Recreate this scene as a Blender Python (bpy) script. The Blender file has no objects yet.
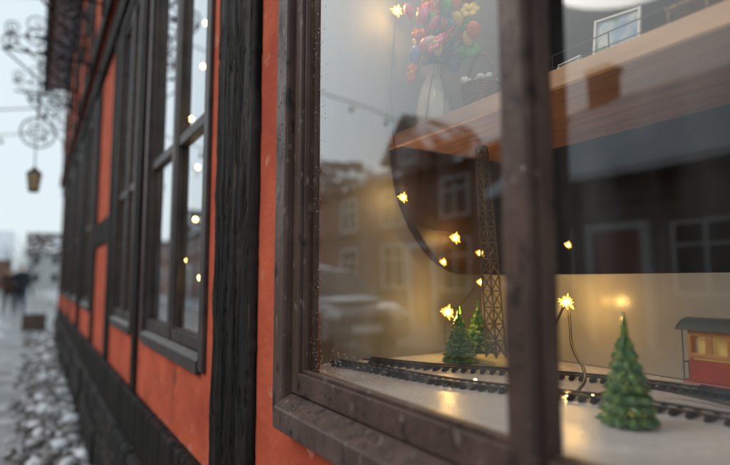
import bpy, math, random
from mathutils import Vector, noise, Matrix
random.seed(7)
R=math.radians
scene=bpy.context.scene
E=1.27
# ---------------------------------------------------------------- materials
def newmat(name):
    m=bpy.data.materials.new(name); m.use_nodes=True
    nt=m.node_tree; return m,nt,nt.nodes['Principled BSDF']
def mat(name,c1,c2=None,scale=6,rough=.7,bump=.3,bscale=None,stretch=(1,1,1),metal=0,spec=.5,
        lo=.35,hi=.65,detail=6,bdist=.01,rough2=None,trans=0,ior=1.45,emit=None,estr=0,c3=None,s3=40,th3=.62,coat=0,c4=None,s4=3,th4=.6,w4=.06):
    m,nt,p=newmat(name); N=nt.nodes; L=nt.links
    c1=tuple(c1)+(1,); c2=(tuple(c2)+(1,)) if c2 else tuple(min(1,x*.75) for x in c1[:3])+(1,)
    tc=N.new('ShaderNodeTexCoord'); mp=N.new('ShaderNodeMapping'); mp.inputs['Scale'].default_value=stretch
    L.new(tc.outputs['Object'],mp.inputs['Vector'])
    n=N.new('ShaderNodeTexNoise'); n.inputs['Scale'].default_value=scale; n.inputs['Detail'].default_value=detail
    L.new(mp.outputs[0],n.inputs['Vector'])
    r=N.new('ShaderNodeValToRGB'); r.color_ramp.elements[0].position=lo; r.color_ramp.elements[1].position=hi
    r.color_ramp.elements[0].color=c1; r.color_ramp.elements[1].color=c2
    L.new(n.outputs['Fac'],r.inputs['Fac']); col=r.outputs['Color']
    for cc,ss,tt,ww in ((c3,s3,th3,.06),(c4,s4,th4,w4)):
        if not cc: continue
        n3=N.new('ShaderNodeTexNoise'); n3.inputs['Scale'].default_value=ss; n3.inputs['Detail'].default_value=7
        L.new(mp.outputs[0],n3.inputs['Vector'])
        r3=N.new('ShaderNodeValToRGB'); r3.color_ramp.elements[0].position=tt; r3.color_ramp.elements[1].position=tt+ww
        L.new(n3.outputs['Fac'],r3.inputs['Fac'])
        mx=N.new('ShaderNodeMixRGB'); L.new(r3.outputs['Color'],mx.inputs['Fac']); L.new(col,mx.inputs['Color1'])
        mx.inputs['Color2'].default_value=tuple(cc)+(1,); col=mx.outputs['Color']
    L.new(col,p.inputs['Base Color'])
    p.inputs['Roughness'].default_value=rough; p.inputs['Metallic'].default_value=metal
    p.inputs['IOR'].default_value=ior; p.inputs['Specular IOR Level'].default_value=spec
    p.inputs['Transmission Weight'].default_value=trans; p.inputs['Coat Weight'].default_value=coat
    if rough2 is not None:
        mr=N.new('ShaderNodeMapRange'); L.new(n.outputs['Fac'],mr.inputs['Value'])
        mr.inputs['From Min'].default_value=.35; mr.inputs['From Max'].default_value=.65
        mr.inputs['To Min'].default_value=rough; mr.inputs['To Max'].default_value=rough2
        L.new(mr.outputs[0],p.inputs['Roughness'])
    if bump:
        nb=N.new('ShaderNodeTexNoise'); nb.inputs['Scale'].default_value=bscale or scale*5; nb.inputs['Detail'].default_value=8
        nb.inputs['Roughness'].default_value=.65
        L.new(mp.outputs[0],nb.inputs['Vector'])
        b=N.new('ShaderNodeBump'); b.inputs['Strength'].default_value=bump; b.inputs['Distance'].default_value=bdist
        L.new(nb.outputs['Fac'],b.inputs['Height']); L.new(b.outputs[0],p.inputs['Normal'])
    if emit:
        p.inputs['Emission Color'].default_value=tuple(emit)+(1,); p.inputs['Emission Strength'].default_value=estr
    return m
def brickmat(name,c1,c2,mortar,scale=1):
    m,nt,p=newmat(name); N=nt.nodes; L=nt.links
    tc=N.new('ShaderNodeTexCoord'); sx=N.new('ShaderNodeSeparateXYZ'); cx=N.new('ShaderNodeCombineXYZ')
    ad=N.new('ShaderNodeMath'); L.new(tc.outputs['Object'],sx.inputs[0])
    L.new(sx.outputs['X'],ad.inputs[0]); L.new(sx.outputs['Y'],ad.inputs[1])
    L.new(ad.outputs[0],cx.inputs['X']); L.new(sx.outputs['Z'],cx.inputs['Y'])
    b=N.new('ShaderNodeTexBrick'); b.inputs['Scale'].default_value=scale
    b.inputs['Brick Width'].default_value=.24; b.inputs['Row Height'].default_value=.075; b.inputs['Mortar Size'].default_value=.008
    b.inputs['Color1'].default_value=(*c1,1); b.inputs['Color2'].default_value=(*c2,1); b.inputs['Mortar'].default_value=(*mortar,1)
    L.new(cx.outputs[0],b.inputs['Vector']); L.new(b.outputs['Color'],p.inputs['Base Color'])
    p.inputs['Roughness'].default_value=.85
    return m

M={}
M['orange']=mat('orange_limewash',(.70,.140,.066),(.50,.082,.040),scale=5,rough=.85,bump=.7,bscale=30,bdist=.006,c3=(.66,.22,.14),s3=16,th3=.62,c4=(.30,.07,.045),s4=7,th4=.60,w4=.14,spec=.3)
M['tarwood']=mat('tarred_timber',(.006,.005,.0045),(.040,.031,.026),scale=34,rough=.85,bump=.9,bscale=70,stretch=(1,1,.06),bdist=.006,lo=.42,hi=.74,rough2=.6,c3=(.085,.055,.038),s3=80,th3=.63,c4=(.002,.002,.002),s4=26,th4=.57,w4=.03,spec=.22)
M['frame']=mat('brown_window_paint',(.135,.080,.064),(.078,.047,.038),scale=14,rough=.25,rough2=.5,bump=.5,bscale=45,bdist=.0035,stretch=(1,1,.6),c3=(.21,.155,.135),s3=50,th3=.63,c4=(.034,.023,.02),s4=28,th4=.62,w4=.05,spec=.4)
M['framedark']=mat('dark_window_paint',(.085,.062,.055),(.045,.034,.031),scale=14,rough=.4,bump=.35,bscale=70,bdist=.003,spec=.35)
M['plinth']=mat('tarred_stone_plinth',(.010,.010,.011),(.034,.031,.028),scale=7,rough=.7,bump=.9,bscale=14,bdist=.03,c3=(.11,.085,.065),s3=12,th3=.60,spec=.25)
M['cobble']=mat('granite_cobble',(.26,.24,.23),(.10,.09,.09),scale=6,rough=.4,bump=.5,bscale=60,bdist=.004,c3=(.58,.59,.62),s3=8,th3=.52)
M['pave']=mat('wet_pavement',(.30,.30,.315),(.20,.20,.215),scale=1.6,rough=.28,rough2=.6,bump=.35,bscale=50,bdist=.004,c3=(.50,.52,.55),s3=2.2,th3=.60)
M['road']=mat('wet_asphalt',(.05,.05,.055),(.09,.09,.095),scale=1.2,rough=.3,rough2=.6,bump=.3,bscale=90,bdist=.004,c3=(.5,.52,.55),s3=1.3,th3=.62)
M['slush']=mat('slushy_gravel',(.10,.095,.09),(.22,.21,.21),scale=12,rough=.6,bump=.6,bscale=50,bdist=.01,c3=(.6,.62,.65),s3=5,th3=.52)
M['ground']=mat('snowy_ground',(.5,.52,.55),(.3,.3,.3),scale=.3,rough=.8,bump=.2)
M['snow']=mat('snow',(.82,.84,.88),(.72,.75,.80),scale=2,rough=.7,bump=.4,bscale=8,bdist=.03)
M['kerb']=mat('granite_kerb',(.35,.34,.33),(.25,.24,.24),scale=12,rough=.6,bump=.4,bscale=60)
M['board']=mat('white_display_cloth',(.76,.75,.78),(.64,.63,.67),scale=7,rough=.24,rough2=.40,bump=.3,bscale=9,bdist=.008,c3=(.82,.81,.82),s3=30,th3=.6)
M['side']=mat('grey_side_panel',(.27,.27,.255),(.21,.21,.20),scale=4,rough=.6,bump=.1)
M['back']=mat('pale_back_panel',(.46,.44,.39),(.38,.36,.32),scale=5,rough=.22,bump=.15,bscale=5)
M['brown']=mat('dark_stained_wood',(.060,.034,.014),(.034,.019,.008),scale=6,rough=.5,bump=.2,stretch=(1,1,.2))
M['shelf']=mat('oiled_shelf_wood',(.36,.18,.08),(.25,.12,.05),scale=9,rough=.6,bump=.15,stretch=(5,.5,5),bscale=30,bdist=.002,spec=.25)
M['shelfedge']=mat('pale_shelf_edging',(.74,.44,.25),(.60,.34,.18),scale=9,rough=.5,bump=.15,stretch=(5,.8,5),bscale=30,bdist=.002)
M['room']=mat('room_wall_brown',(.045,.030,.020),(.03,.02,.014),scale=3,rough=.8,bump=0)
M['iron']=mat('wrought_iron',(.012,.012,.013),(.022,.02,.02),scale=20,rough=.45,bump=.2,metal=.3)
M['rail']=mat('rail_metal',(.10,.075,.055),(.05,.035,.03),scale=40,rough=.35,metal=.6,bump=.1)
M['sleeper']=mat('sleeper_brown',(.035,.022,.016),(.02,.014,.01),scale=60,rough=.7,bump=.3)
M['mast']=mat('mast_aged_metal',(.14,.115,.065),(.07,.058,.038),scale=60,rough=.4,bump=.2,metal=.2)
M['palewood']=mat('pale_wood',(.72,.62,.28),(.62,.52,.22),scale=10,rough=.5,bump=.1,stretch=(1,4,1))
M['greenglass']=mat('green_glass',(.06,.32,.04),(.34,.58,.06),scale=80,rough=.05,trans=.6,ior=1.5,bump=.6,bscale=160,bdist=.003,lo=.42,hi=.6,coat=.8)
M['darkgreenglass']=mat('dark_green_glass',(.012,.14,.035),(.14,.32,.04),scale=60,rough=.07,trans=.4,ior=1.5,bump=.45,bscale=160,bdist=.002,coat=.6)
M['bead']=mat('gold_bead',(.80,.66,.14),(.7,.5,.1),scale=50,rough=.12,bump=0,coat=1)
M['trainred']=mat('train_red_lacquer',(.46,.065,.03),(.36,.045,.022),scale=20,rough=.3,bump=.05)
M['trainyel']=mat('train_ochre_lacquer',(.60,.27,.08),(.48,.2,.05),scale=20,rough=.35,bump=.05)
M['trainroof']=mat('train_grey_roof',(.13,.14,.12),(.09,.10,.09),scale=20,rough=.5,bump=.1)
M['winglow']=mat('lit_window',(.6,.45,.15),(.30,.19,.06),scale=30,rough=.2,bump=0,emit=(1,.62,.18),estr=.16)
M['black']=mat('black_rubber',(.012,.012,.012),(.02,.02,.02),rough=.6,bump=.1)
M['wire']=mat('dark_cable',(.02,.013,.01),(.03,.02,.015),rough=.45,bump=.1)
M['cream']=mat('cream_glaze',(.84,.80,.68),(.74,.70,.56),scale=20,rough=.25,bump=.05,coat=.5)
M['stripe']=mat('ochre_glaze',(.35,.24,.10),(.12,.16,.13),rough=.25,bump=0)
M['wicker']=mat('wicker',(.30,.16,.07),(.16,.08,.035),scale=60,rough=.7,bump=.6,bscale=200,bdist=.002)
M['leaf']=mat('foliage_green',(.05,.12,.03),(.03,.07,.02),scale=20,rough=.6,bump=.1)
M['paper']=mat('white_paper',(.78,.78,.76),(.7,.7,.69),scale=20,rough=.7,bump=.1)
M['blueprint']=mat('picture_blue',(.10,.24,.50),(.60,.66,.62),scale=28,rough=.4,bump=0,c3=(.12,.3,.1),s3=22,th3=.55)
M['carpaint']=mat('grey_car_paint',(.16,.17,.185),(.14,.15,.16),scale=3,rough=.25,bump=0,coat=.8,metal=.2)
M['carglass']=mat('car_glass',(.02,.025,.03),(.015,.02,.025),rough=.05,bump=0)
M['lamp']=mat('headlamp_lens',(.7,.7,.7),(.6,.6,.6),rough=.1,bump=0)
M['plate']=mat('number_plate_white',(.8,.8,.8),(.75,.75,.75),rough=.4,bump=0)
M['winwhite']=mat('white_window_paint',(.75,.75,.73),(.65,.65,.63),rough=.5,bump=.05)
M['winglass']=mat('house_window_glass',(.02,.024,.028),(.03,.035,.04),scale=1,rough=.05,bump=.05,bscale=2)
M['brick']=brickmat('red_brick',(.26,.10,.065),(.19,.075,.052),(.32,.29,.26))
M['brick2']=brickmat('brown_brick',(.17,.085,.055),(.12,.06,.04),(.22,.2,.18))
M['plaster_y']=mat('ochre_plaster',(.34,.24,.12),(.28,.2,.1),scale=2,rough=.85,bump=.2)
M['plaster_w']=mat('grey_white_plaster',(.5,.5,.49),(.42,.42,.41),scale=2,rough=.85,bump=.2)
M['tile']=mat('dark_clay_tile',(.07,.045,.038),(.04,.028,.025),scale=6,rough=.7,bump=.6,bscale=14,c3=(.75,.77,.8),s3=1.6,th3=.52)
M['snowroof']=mat('snow_covered_tile',(.80,.82,.86),(.66,.69,.74),scale=1.5,rough=.75,bump=.5,bscale=6,bdist=.05,c3=(.10,.06,.05),s3=3,th3=.70)
M['reddoor']=mat('red_painted_door',(.35,.08,.04),(.28,.06,.03),rough=.5,bump=.1)
M['bark']=mat('bark',(.10,.09,.08),(.06,.055,.05),scale=12,rough=.9,bump=.5)
M['skin']=mat('skin',(.55,.33,.24),(.5,.3,.22),rough=.5,bump=0)
M['coat']=mat('dark_coat',(.025,.028,.04),(.018,.02,.03),rough=.85,bump=.2)
M['coat2']=mat('brown_coat',(.09,.05,.035),(.07,.04,.03),rough=.85,bump=.2)
M['jeans']=mat('jeans',(.04,.055,.09),(.03,.04,.07),rough=.85,bump=.2)
M['hair']=mat('hair_brown',(.05,.03,.02),(.03,.02,.013),rough=.6,bump=.3)
M['crate']=mat('weathered_crate_wood',(.20,.14,.11),(.13,.09,.07),rough=.8,bump=.3)
M['lantglass']=mat('lantern_glass',(.3,.26,.18),(.25,.2,.12),rough=.1,bump=0,emit=(1,.7,.3),estr=.08)
M['bulb']=mat('bulb_core',(1,.7,.3),(1,.7,.3),bump=0,emit=(1,.68,.20),estr=48)
M['glare']=mat('amber_glare_star',(1,.6,.15),(1,.55,.1),bump=0,rough=.3,emit=(1,.52,.05),estr=4)  # glare around the fairy bulbs, put in as emission
for i,c in enumerate([(.78,.03,.05),(.86,.20,.32),(.14,.62,.08),(.90,.66,.05),(.85,.78,.68),(.90,.20,.03),(.25,.36,.72)]):
    M['fl%d'%i]=mat('petal_paint_%d'%i,c,None,scale=30,rough=.35,bump=.05)
M['water']=mat('water_drop',(1,1,1),(1,1,1),rough=.02,trans=1,ior=1.33,bump=0)
# window glass: old double pane, reflectance rises to grazing
def glassmat():
    m=bpy.data.materials.new('window_glass'); m.use_nodes=True; nt=m.node_tree; N=nt.nodes; L=nt.links
    N.clear(); out=N.new('ShaderNodeOutputMaterial')
    tr=N.new('ShaderNodeBsdfTransparent'); tr.inputs[0].default_value=(.97,.98,.97,1)
    gl=N.new('ShaderNodeBsdfGlossy'); gl.inputs['Roughness'].default_value=.008; gl.inputs[0].default_value=(.96,.98,1,1)
    lw=N.new('ShaderNodeLayerWeight'); lw.inputs[0].default_value=.5
    p=N.new('ShaderNodeMath'); p.operation='POWER'; L.new(lw.outputs['Facing'],p.inputs[0]); p.inputs[1].default_value=2.4
    a=N.new('ShaderNodeMath'); a.operation='MULTIPLY_ADD'; L.new(p.outputs[0],a.inputs[0]); a.inputs[1].default_value=1.35; a.inputs[2].default_value=.085; a.use_clamp=True
    mx=N.new('ShaderNodeMixShader'); L.new(a.outputs[0],mx.inputs[0]); L.new(tr.outputs[0],mx.inputs[1]); L.new(gl.outputs[0],mx.inputs[2])
    tc=N.new('ShaderNodeTexCoord'); n=N.new('ShaderNodeTexNoise'); n.inputs['Scale'].default_value=3.5; n.inputs['Detail'].default_value=1
    L.new(tc.outputs['Object'],n.inputs['Vector']); b=N.new('ShaderNodeBump'); b.inputs['Strength'].default_value=.04; b.inputs['Distance'].default_value=.02
    L.new(n.outputs['Fac'],b.inputs['Height']); L.new(b.outputs[0],gl.inputs['Normal'])
    df=N.new('ShaderNodeBsdfDiffuse'); df.inputs[0].default_value=(.75,.76,.76,1)
    mp=N.new('ShaderNodeMapping'); mp.inputs['Scale'].default_value=(1,1,.25); L.new(tc.outputs['Object'],mp.inputs[0])
    n2=N.new('ShaderNodeTexNoise'); n2.inputs['Scale'].default_value=14; n2.inputs['Detail'].default_value=8; L.new(mp.outputs[0],n2.inputs['Vector'])
    mr=N.new('ShaderNodeMapRange'); L.new(n2.outputs['Fac'],mr.inputs[0]); mr.inputs[1].default_value=.42; mr.inputs[2].default_value=.8; mr.inputs[3].default_value=.0; mr.inputs[4].default_value=.08
    mx2=N.new('ShaderNodeMixShader'); L.new(mr.outputs[0],mx2.inputs[0]); L.new(mx.outputs[0],mx2.inputs[1]); L.new(df.outputs[0],mx2.inputs[2])
    L.new(mx2.outputs[0],out.inputs[0]); return m
M['glass']=glassmat()

# ---------------------------------------------------------------- mesh builder
class MB:
    def __init__(s): s.v=[]; s.f=[]
    def add(s,vs,fs):
        o=len(s.v); s.v+= [tuple(x) for x in vs]; s.f+=[tuple(i+o for i in f) for f in fs]; return s
    def box(s,lo,hi,rot=0,piv=None):
        x0,y0,z0=lo; x1,y1,z1=hi
        vs=[(x0,y0,z0),(x1,y0,z0),(x1,y1,z0),(x0,y1,z0),(x0,y0,z1),(x1,y0,z1),(x1,y1,z1),(x0,y1,z1)]
        if rot:
            px,py=piv or ((x0+x1)/2,(y0+y1)/2); c,d=math.cos(rot),math.sin(rot)
            vs=[(px+(x-px)*c-(y-py)*d,py+(x-px)*d+(y-py)*c,z) for x,y,z in vs]
        return s.add(vs,[(0,3,2,1),(4,5,6,7),(0,1,5,4),(1,2,6,5),(2,3,7,6),(3,0,4,7)])
    def prism(s,poly,axis,a,b):
        n=len(poly)
        def P(p,t):
            return {'x':(t,p[0],p[1]),'y':(p[0],t,p[1]),'z':(p[0],p[1],t)}[axis]
        vs=[P(p,a) for p in poly]+[P(p,b) for p in poly]
        fs=[tuple(range(n)),tuple(range(2*n-1,n-1,-1))]+[(i,i+n,(i+1)%n+n,(i+1)%n) for i in range(n)]
        return s.add(vs,fs)
    def tube(s,path,r,n=8):
        path=[Vector(p) for p in path]; rs=r if isinstance(r,(list,tuple)) else [r]*len(path)
        vs=[]; fs=[]
        up=None
        for i,p in enumerate(path):
            t=(path[min(i+1,len(path)-1)]-path[max(i-1,0)]).normalized()
            if up is None:
                ref=Vector((0,0,1)) if abs(t.z)<.9 else Vector((1,0,0)); up=t.cross(ref).normalized()
            else:
                up=(up-t*up.dot(t))
                up=up.normalized() if up.length>1e-6 else t.orthogonal().normalized()
            w=t.cross(up)
            for k in range(n):
                a=2*math.pi*k/n; vs.append(p+(up*math.cos(a)+w*math.sin(a))*rs[i])
        for i in range(len(path)-1):
            for k in range(n): fs.append((i*n+k,i*n+(k+1)%n,(i+1)*n+(k+1)%n,(i+1)*n+k))
        fs.append(tuple(range(n-1,-1,-1))); fs.append(tuple((len(path)-1)*n+k for k in range(n)))
        return s.add(vs,fs)
    def rev(s,c,prof,n=24,mod=None,tilt=(0,0)):
        vs=[];fs=[];m=len(prof)
        for j,(r,z) in enumerate(prof):
            for k in range(n):
                a=2*math.pi*k/n; rr=r*(mod(a,j) if mod else 1)
                vs.append((c[0]+rr*math.cos(a)+tilt[0]*z,c[1]+rr*math.sin(a)+tilt[1]*z,c[2]+z))
        for j in range(m-1):
            for k in range(n): fs.append((j*n+k,j*n+(k+1)%n,(j+1)*n+(k+1)%n,(j+1)*n+k))
        fs.append(tuple(range(n-1,-1,-1))); fs.append(tuple((m-1)*n+k for k in range(n)))
        return s.add(vs,fs)
    def ball(s,c,r,nu=10,nv=6,rot=None):
        if not isinstance(r,(list,tuple)): r=(r,r,r)
        vs=[];fs=[]
        for j in range(nv+1):
            ph=math.pi*j/nv
            for k in range(nu):
                a=2*math.pi*k/nu
                q=Vector((r[0]*math.sin(ph)*math.cos(a),r[1]*math.sin(ph)*math.sin(a),r[2]*math.cos(ph)))
                if rot: q=rot@q
                vs.append((c[0]+q.x,c[1]+q.y,c[2]+q.z))
        for j in range(nv):
            for k in range(nu): fs.append((j*nu+k,(j+1)*nu+k,(j+1)*nu+(k+1)%nu,j*nu+(k+1)%nu))
        return s.add(vs,fs)
    def build(s,name,m,parent=None,bevel=0,smooth=False,seg=2):
        me=bpy.data.meshes.new(name); me.from_pydata(s.v,[],s.f); me.update()
        o=bpy.data.objects.new(name,me); scene.collection.objects.link(o)
        me.materials.append(M[m] if isinstance(m,str) else m)
        import bmesh
        bm=bmesh.new(); bm.from_mesh(me)
        if smooth: bmesh.ops.remove_doubles(bm,verts=bm.verts,dist=1e-6)
        bmesh.ops.recalc_face_normals(bm,faces=bm.faces); bm.to_mesh(me); bm.free()
        if smooth:
            for p in me.polygons: p.use_smooth=True
        if bevel:
            b=o.modifiers.new('bev','BEVEL'); b.width=bevel; b.segments=seg; b.limit_method='ANGLE'; b.angle_limit=R(40)
        if parent:
            o.parent=parent; o.matrix_parent_inverse=Matrix.Translation(-parent.location)
        return o
def empty(name,loc=(0,0,0)):
    e=bpy.data.objects.new(name,None); e.location=loc; e.empty_display_size=.1; scene.collection.objects.link(e); return e
def catmull(pts,n=10):
    pts=[Vector(p) for p in pts]; P=[pts[0]*2-pts[1]]+pts+[pts[-1]*2-pts[-2]]; out=[]
    for i in range(1,len(P)-2):
        for k in range(n):
            t=k/n; a,b,c,d=P[i-1:i+3]
            out.append(.5*((2*b)+(c-a)*t+(2*a-5*b+4*c-d)*t*t+(3*b-a-3*c+d)*t**3))
    out.append(pts[-1]); return out

# ---------------------------------------------------------------- ground
MB().box((-600,-600,-.3),(600,600,-.03)).build('ground','ground')
MB().box((-5.3,-60,-.2),(-2.3,140,-.026)).build('road','road')
MB().box((-2.3,-60,-.2),(-2.15,140,.07)).build('kerb','kerb',bevel=.01)
MB().box((-5.45,-60,-.2),(-5.3,140,.07)).build('kerb','kerb',bevel=.01)
MB().box((-2.15,-60,-.2),(-.47,140,.06)).build('pavement','pave')
MB().box((-9.4,-60,-.2),(-5.45,140,.06)).build('pavement','pave')
MB().box((-.47,-60,-.2),(.4,140,.035)).build('cobble_bed','slush')
cb=MB()
placed=[]
tries=0
while tries<5200:
    tries+=1
    x=random.uniform(-.58,-.08); yy=random.uniform(-1,15)
    if x<-.46 and random.random()<.85: continue
    r=random.uniform(.022,.065)
    if any(abs(yy-q[1])<.16 and (x-q[0])**2+(yy-q[1])**2<(.85*(r+q[2]))**2 for q in placed[-4000:]): continue
    placed.append((x,yy,r))
    cb.ball((x,yy,(.035 if x>-.47 else .062)+random.uniform(-.01,.02)),(r,r*random.uniform(.7,1.1),r*random.uniform(.45,.8)),8,5,Matrix.Rotation(random.uniform(0,3),3,'Z')@Matrix.Rotation(random.uniform(-.4,.4),3,'X'))
cb.build('cobblestones','cobble',smooth=True)
sn=MB()
for i in range(90):
    yy=random.uniform(2.5,20); xx=random.uniform(-2.0,-1.0) if i%3==0 else random.uniform(-.42,-.1)
    if xx<-.6: sn.ball((xx,yy,.058),(random.uniform(.04,.12),random.uniform(.1,.4),.010),14,5)
    else: sn.ball((xx,yy,.055),(random.uniform(.03,.07),random.uniform(.04,.13),.03),12,5,Matrix.Rotation(random.uniform(-.5,.5),3,'Z'))
sn.build('snow_patches','snow',smooth=True)

# ---------------------------------------------------------------- half timbered house
H=empty('half_timbered_house',(0,5,0))
Y0,Y1=-3.2,13.0
wins=[(-2.6,-1.75),(-.29,1.072),(1.625,2.76),(3.05,3.95),(5.6,6.7),(7.5,8.6),(9.2,10.3),(11.2,12.3)]
posts=[(-1.6,-1.3),(-.75,-.5),(2.85,2.97),(4.02,4.25),(5.2,5.42),(6.85,7.1),(7.22,7.36),(8.75,9.0),(10.5,10.75),(12.75,13.0)]
ZB,ZT,ZW=.99,3.05,.72
TH=.10
w=MB(); prev=Y0
for a,b in wins:
    w.box((0,prev,ZW),(TH,a,ZT)); w.box((0,a,ZW),(TH,b,ZB)); prev=b
w.box((0,prev,ZW),(TH,Y1,ZT))
w.build('ground_floor_plaster','orange',H)
MB().box((-.035,Y0,.50),(TH,Y1,ZW)).build('sill_beam','tarwood',H,bevel=.012)
pl=MB(); yy=Y0
while yy<Y1:
    l=random.uniform(.35,.7); e=min(Y1,yy+l)
    pl.box((-.07+random.uniform(-.015,.015),yy+.006,-.1),(TH,e-.006,.27)); 
    yy=e
yy=Y0
while yy<Y1:
    l=random.uniform(.3,.6); e=min(Y1,yy+l)
    pl.box((-.06+random.uniform(-.015,.015),yy+.006,.28),(TH,e-.006,.497)); 
    yy=e
pl.build('stone_plinth','plinth',H,bevel=.02)
MB().box((-.04,Y0,ZT),(TH,Y1,ZT+.2)).build('bressumer_beam','tarwood',H,bevel=.012)
p=MB()
for a,b in posts: p.box((-.018,a,ZW),(.0295,b,ZT))
p.build('posts','tarwood',H,bevel=.008)
def roughpost(a,b,z0,z1,x,name,dy=.005,dz=.010):
    ny=int((b-a)/dy); nz=int((z1-z0)/dz); m=MB(); vs=[];fs=[]
    for j in range(nz+1):
        z=z0+(z1-z0)*j/nz
        for i in range(ny+1):
            t=i/ny; yy=a+(b-a)*t
            edge=.007*noise.noise(Vector((z*7,3 if t<.5 else 7,0)))+.004*noise.noise(Vector((z*40,1 if t<.5 else 9,0)))
            yy+=edge*(abs(t-.5)*2)
            q=noise.noise(Vector((yy*45,z*2.2,0)))*.0025+noise.noise(Vector((yy*130,z*7,3)))*.0018+noise.noise(Vector((yy*8,z*2,9)))*.004
            c=noise.noise(Vector((yy*22+noise.noise(Vector((0,z*1.5,5)))*1.2,z*2.1,20)))
            crack=max(0,1-abs(c)/.03)*.008
            c=noise.noise(Vector((yy*40+noise.noise(Vector((0,z*2.5,8)))*1.0,z*3.6,40)))
            crack+=max(0,1-abs(c)/.04)*.004
            rim=max(0,1-min(t,1-t)/.05)**2*.012
            vs.append((x-q+crack+rim,yy,z))
    for j in range(nz):
        for i in range(ny):
            k=j*(ny+1)+i; fs.append((k,k+1,k+ny+2,k+ny+1))
    o=len(vs)
    for j in range(nz+1):
        for side in (0,ny):
            v=vs[j*(ny+1)+side]; vs.append((.02,v[1],v[2]))
    for j in range(nz):
        fs.append((j*(ny+1),(j+1)*(ny+1),o+2*(j+1),o+2*j))
        fs.append((j*(ny+1)+ny,o+2*j+1,o+2*(j+1)+1,(j+1)*(ny+1)+ny))
    m.add(vs,fs); return m.build(name,'tarwood',H,smooth=True)
roughpost(1.20,1.515,ZW,ZT,-.022,'near_post')
mr=MB()
for a,b in [(4.25,5.2),(6.9,7.22)]:
    mr.box((-.015,a,1.55),(.02,b,1.75))
mr.build('rails','tarwood',H,bevel=.006)

def window(a,b,mull,detail,tag,dark=False):
    fm='framedark' if dark else 'frame'
    fr=MB(); F1=.056
    fr.box((-.014,a,ZB),(.07,a+F1,ZT)); fr.box((-.014,b-F1,ZB),(.07,b,ZT))
    fr.box((-.014,a+F1,ZT-F1),(.07,b-F1,ZT))
    fr.build('window_frame'+tag,fm,H,bevel=.006,seg=3)
    sl=MB(); pj=-.035 if detail else -.018
    sl.prism([(pj,ZB-.012),(.075,ZB-.012),(.075,ZB+.050),(.004,ZB+.050),(pj,ZB+.030)],'y',a+F1-.003 if detail else a+F1,b-F1)
    sl.build('window_sill'+tag,fm,H,bevel=.004,seg=3)
    edges=[a+F1]+[m for m in mull]+[b-F1]
    sa=MB(); MW=.018 if detail else .026
    mu=MB()
    for m in mull: mu.box((-.012 if detail else 0,m-MW,ZB+.05),(.034 if detail else .045,m+MW,ZT-F1))
    mu.build('mullion'+tag,fm,H,bevel=.005,seg=3)
    S=.034 if detail else .026
    tz=2.42 if detail else 1.815
    for i in range(len(edges)-1):
        y0=edges[i]+(MW if i>0 else 0)+.001; y1=edges[i+1]-(MW if i<len(edges)-2 else 0)-.001
        s0=S if (i==0 or not detail) else .004; s1=S if (i==len(edges)-2 or not detail) else .003
        z0=ZB+.053; z1=ZT-F1-.002
        xe0=.045 if s0>.01 else .031; xe1=.045 if s1>.01 else .031
        sa.box((.004,y0,z0),(xe0,y0+s0,z1)); sa.box((.004,y1-s1,z0),(xe1,y1,z1))
        sa.box((.004,y0+s0,z0),(.044,y1-s1,z0+.042)); sa.box((.004,y0+s0,z1-.04),(.044,y1-s1,z1))
        sa.box((.008,y0+s0,tz-.02),(.043,y1-s1,tz+.02))
        pb=.007
        if s1>.01: sa.box((.012,y1-s1-pb,z0+.042),(.022,y1-s1,tz-.02))
        sa.box((.012,y0+s0,z0+.042),(.022,y1-s1-(pb if s1>.01 else 0),z0+.042+pb))
        MB().add([(.027,y0+s0-.002,z0+.03),(.027,y1-s1+.002,z0+.03),(.027,y1-s1+.002,z1-.03),(.027,y0+s0-.002,z1-.03)],[(0,1,2,3)]).build('window_pane'+tag,'glass',H)
    sa.build('sash'+tag,fm,H,bevel=.0025,seg=2)
for i,(a,b) in enumerate(wins):
    if i==1: window(a,b,[.398],True,'_%d'%i)
    else: window(a,b,[(a+b)/2-.02],False,'_%d'%i,dark=(i>1))
XJ=-.06
ZU=ZT+.2
MB().box((XJ,Y0,ZU),(TH,Y1,5.4)).build('upper_plaster','orange',H)
ut=MB(); yy=Y0
ut.box((XJ-.03,Y0,ZU+.002),(XJ,Y1,ZU+.18)); ut.box((XJ-.03,Y0,5.15),(XJ,Y1,5.38)); 
while yy<Y1-.2:
    ut.box((XJ-.02,yy,ZU+.18),(XJ,yy+.2,5.15)); ut.box((XJ-.018,yy+.2,4.05),(XJ,min(Y1,yy+1.1),4.19)); yy+=1.1
ut.build('upper_timbers','tarwood',H,bevel=.008)
uw=MB(); ug=MB(); yy=Y0+.35
while yy<Y1-.8:
    uw.box((XJ-.03,yy+.0,4.22),(XJ-.001,yy+.55,5.1)); ug.box((XJ-.034,yy+.05,4.28),(XJ-.0305,yy+.26,5.05)); ug.box((XJ-.034,yy+.29,4.28),(XJ-.0305,yy+.5,5.05)); yy+=2.2
uw.build('upper_window_frames','framedark',H); ug.build('upper_window_panes','winglass',H)
MB().prism([(-.42,5.36),(.0,5.42),(3.6,8.7),(7.2,5.42),(7.6,5.36),(3.6,8.95)],'y',Y0-.1,Y1+.1).build('roof','snowroof',H)
MB().tube([(-.44,Y0,5.34),(-.44,Y1+.1,5.34)],.06,10).build('gutter','iron',H)
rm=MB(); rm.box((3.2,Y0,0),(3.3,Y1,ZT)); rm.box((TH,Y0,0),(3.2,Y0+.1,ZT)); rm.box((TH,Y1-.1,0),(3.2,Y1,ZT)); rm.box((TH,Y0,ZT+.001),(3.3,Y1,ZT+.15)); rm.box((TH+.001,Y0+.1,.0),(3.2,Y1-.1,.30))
rm.build('room_interior','room',H)
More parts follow.
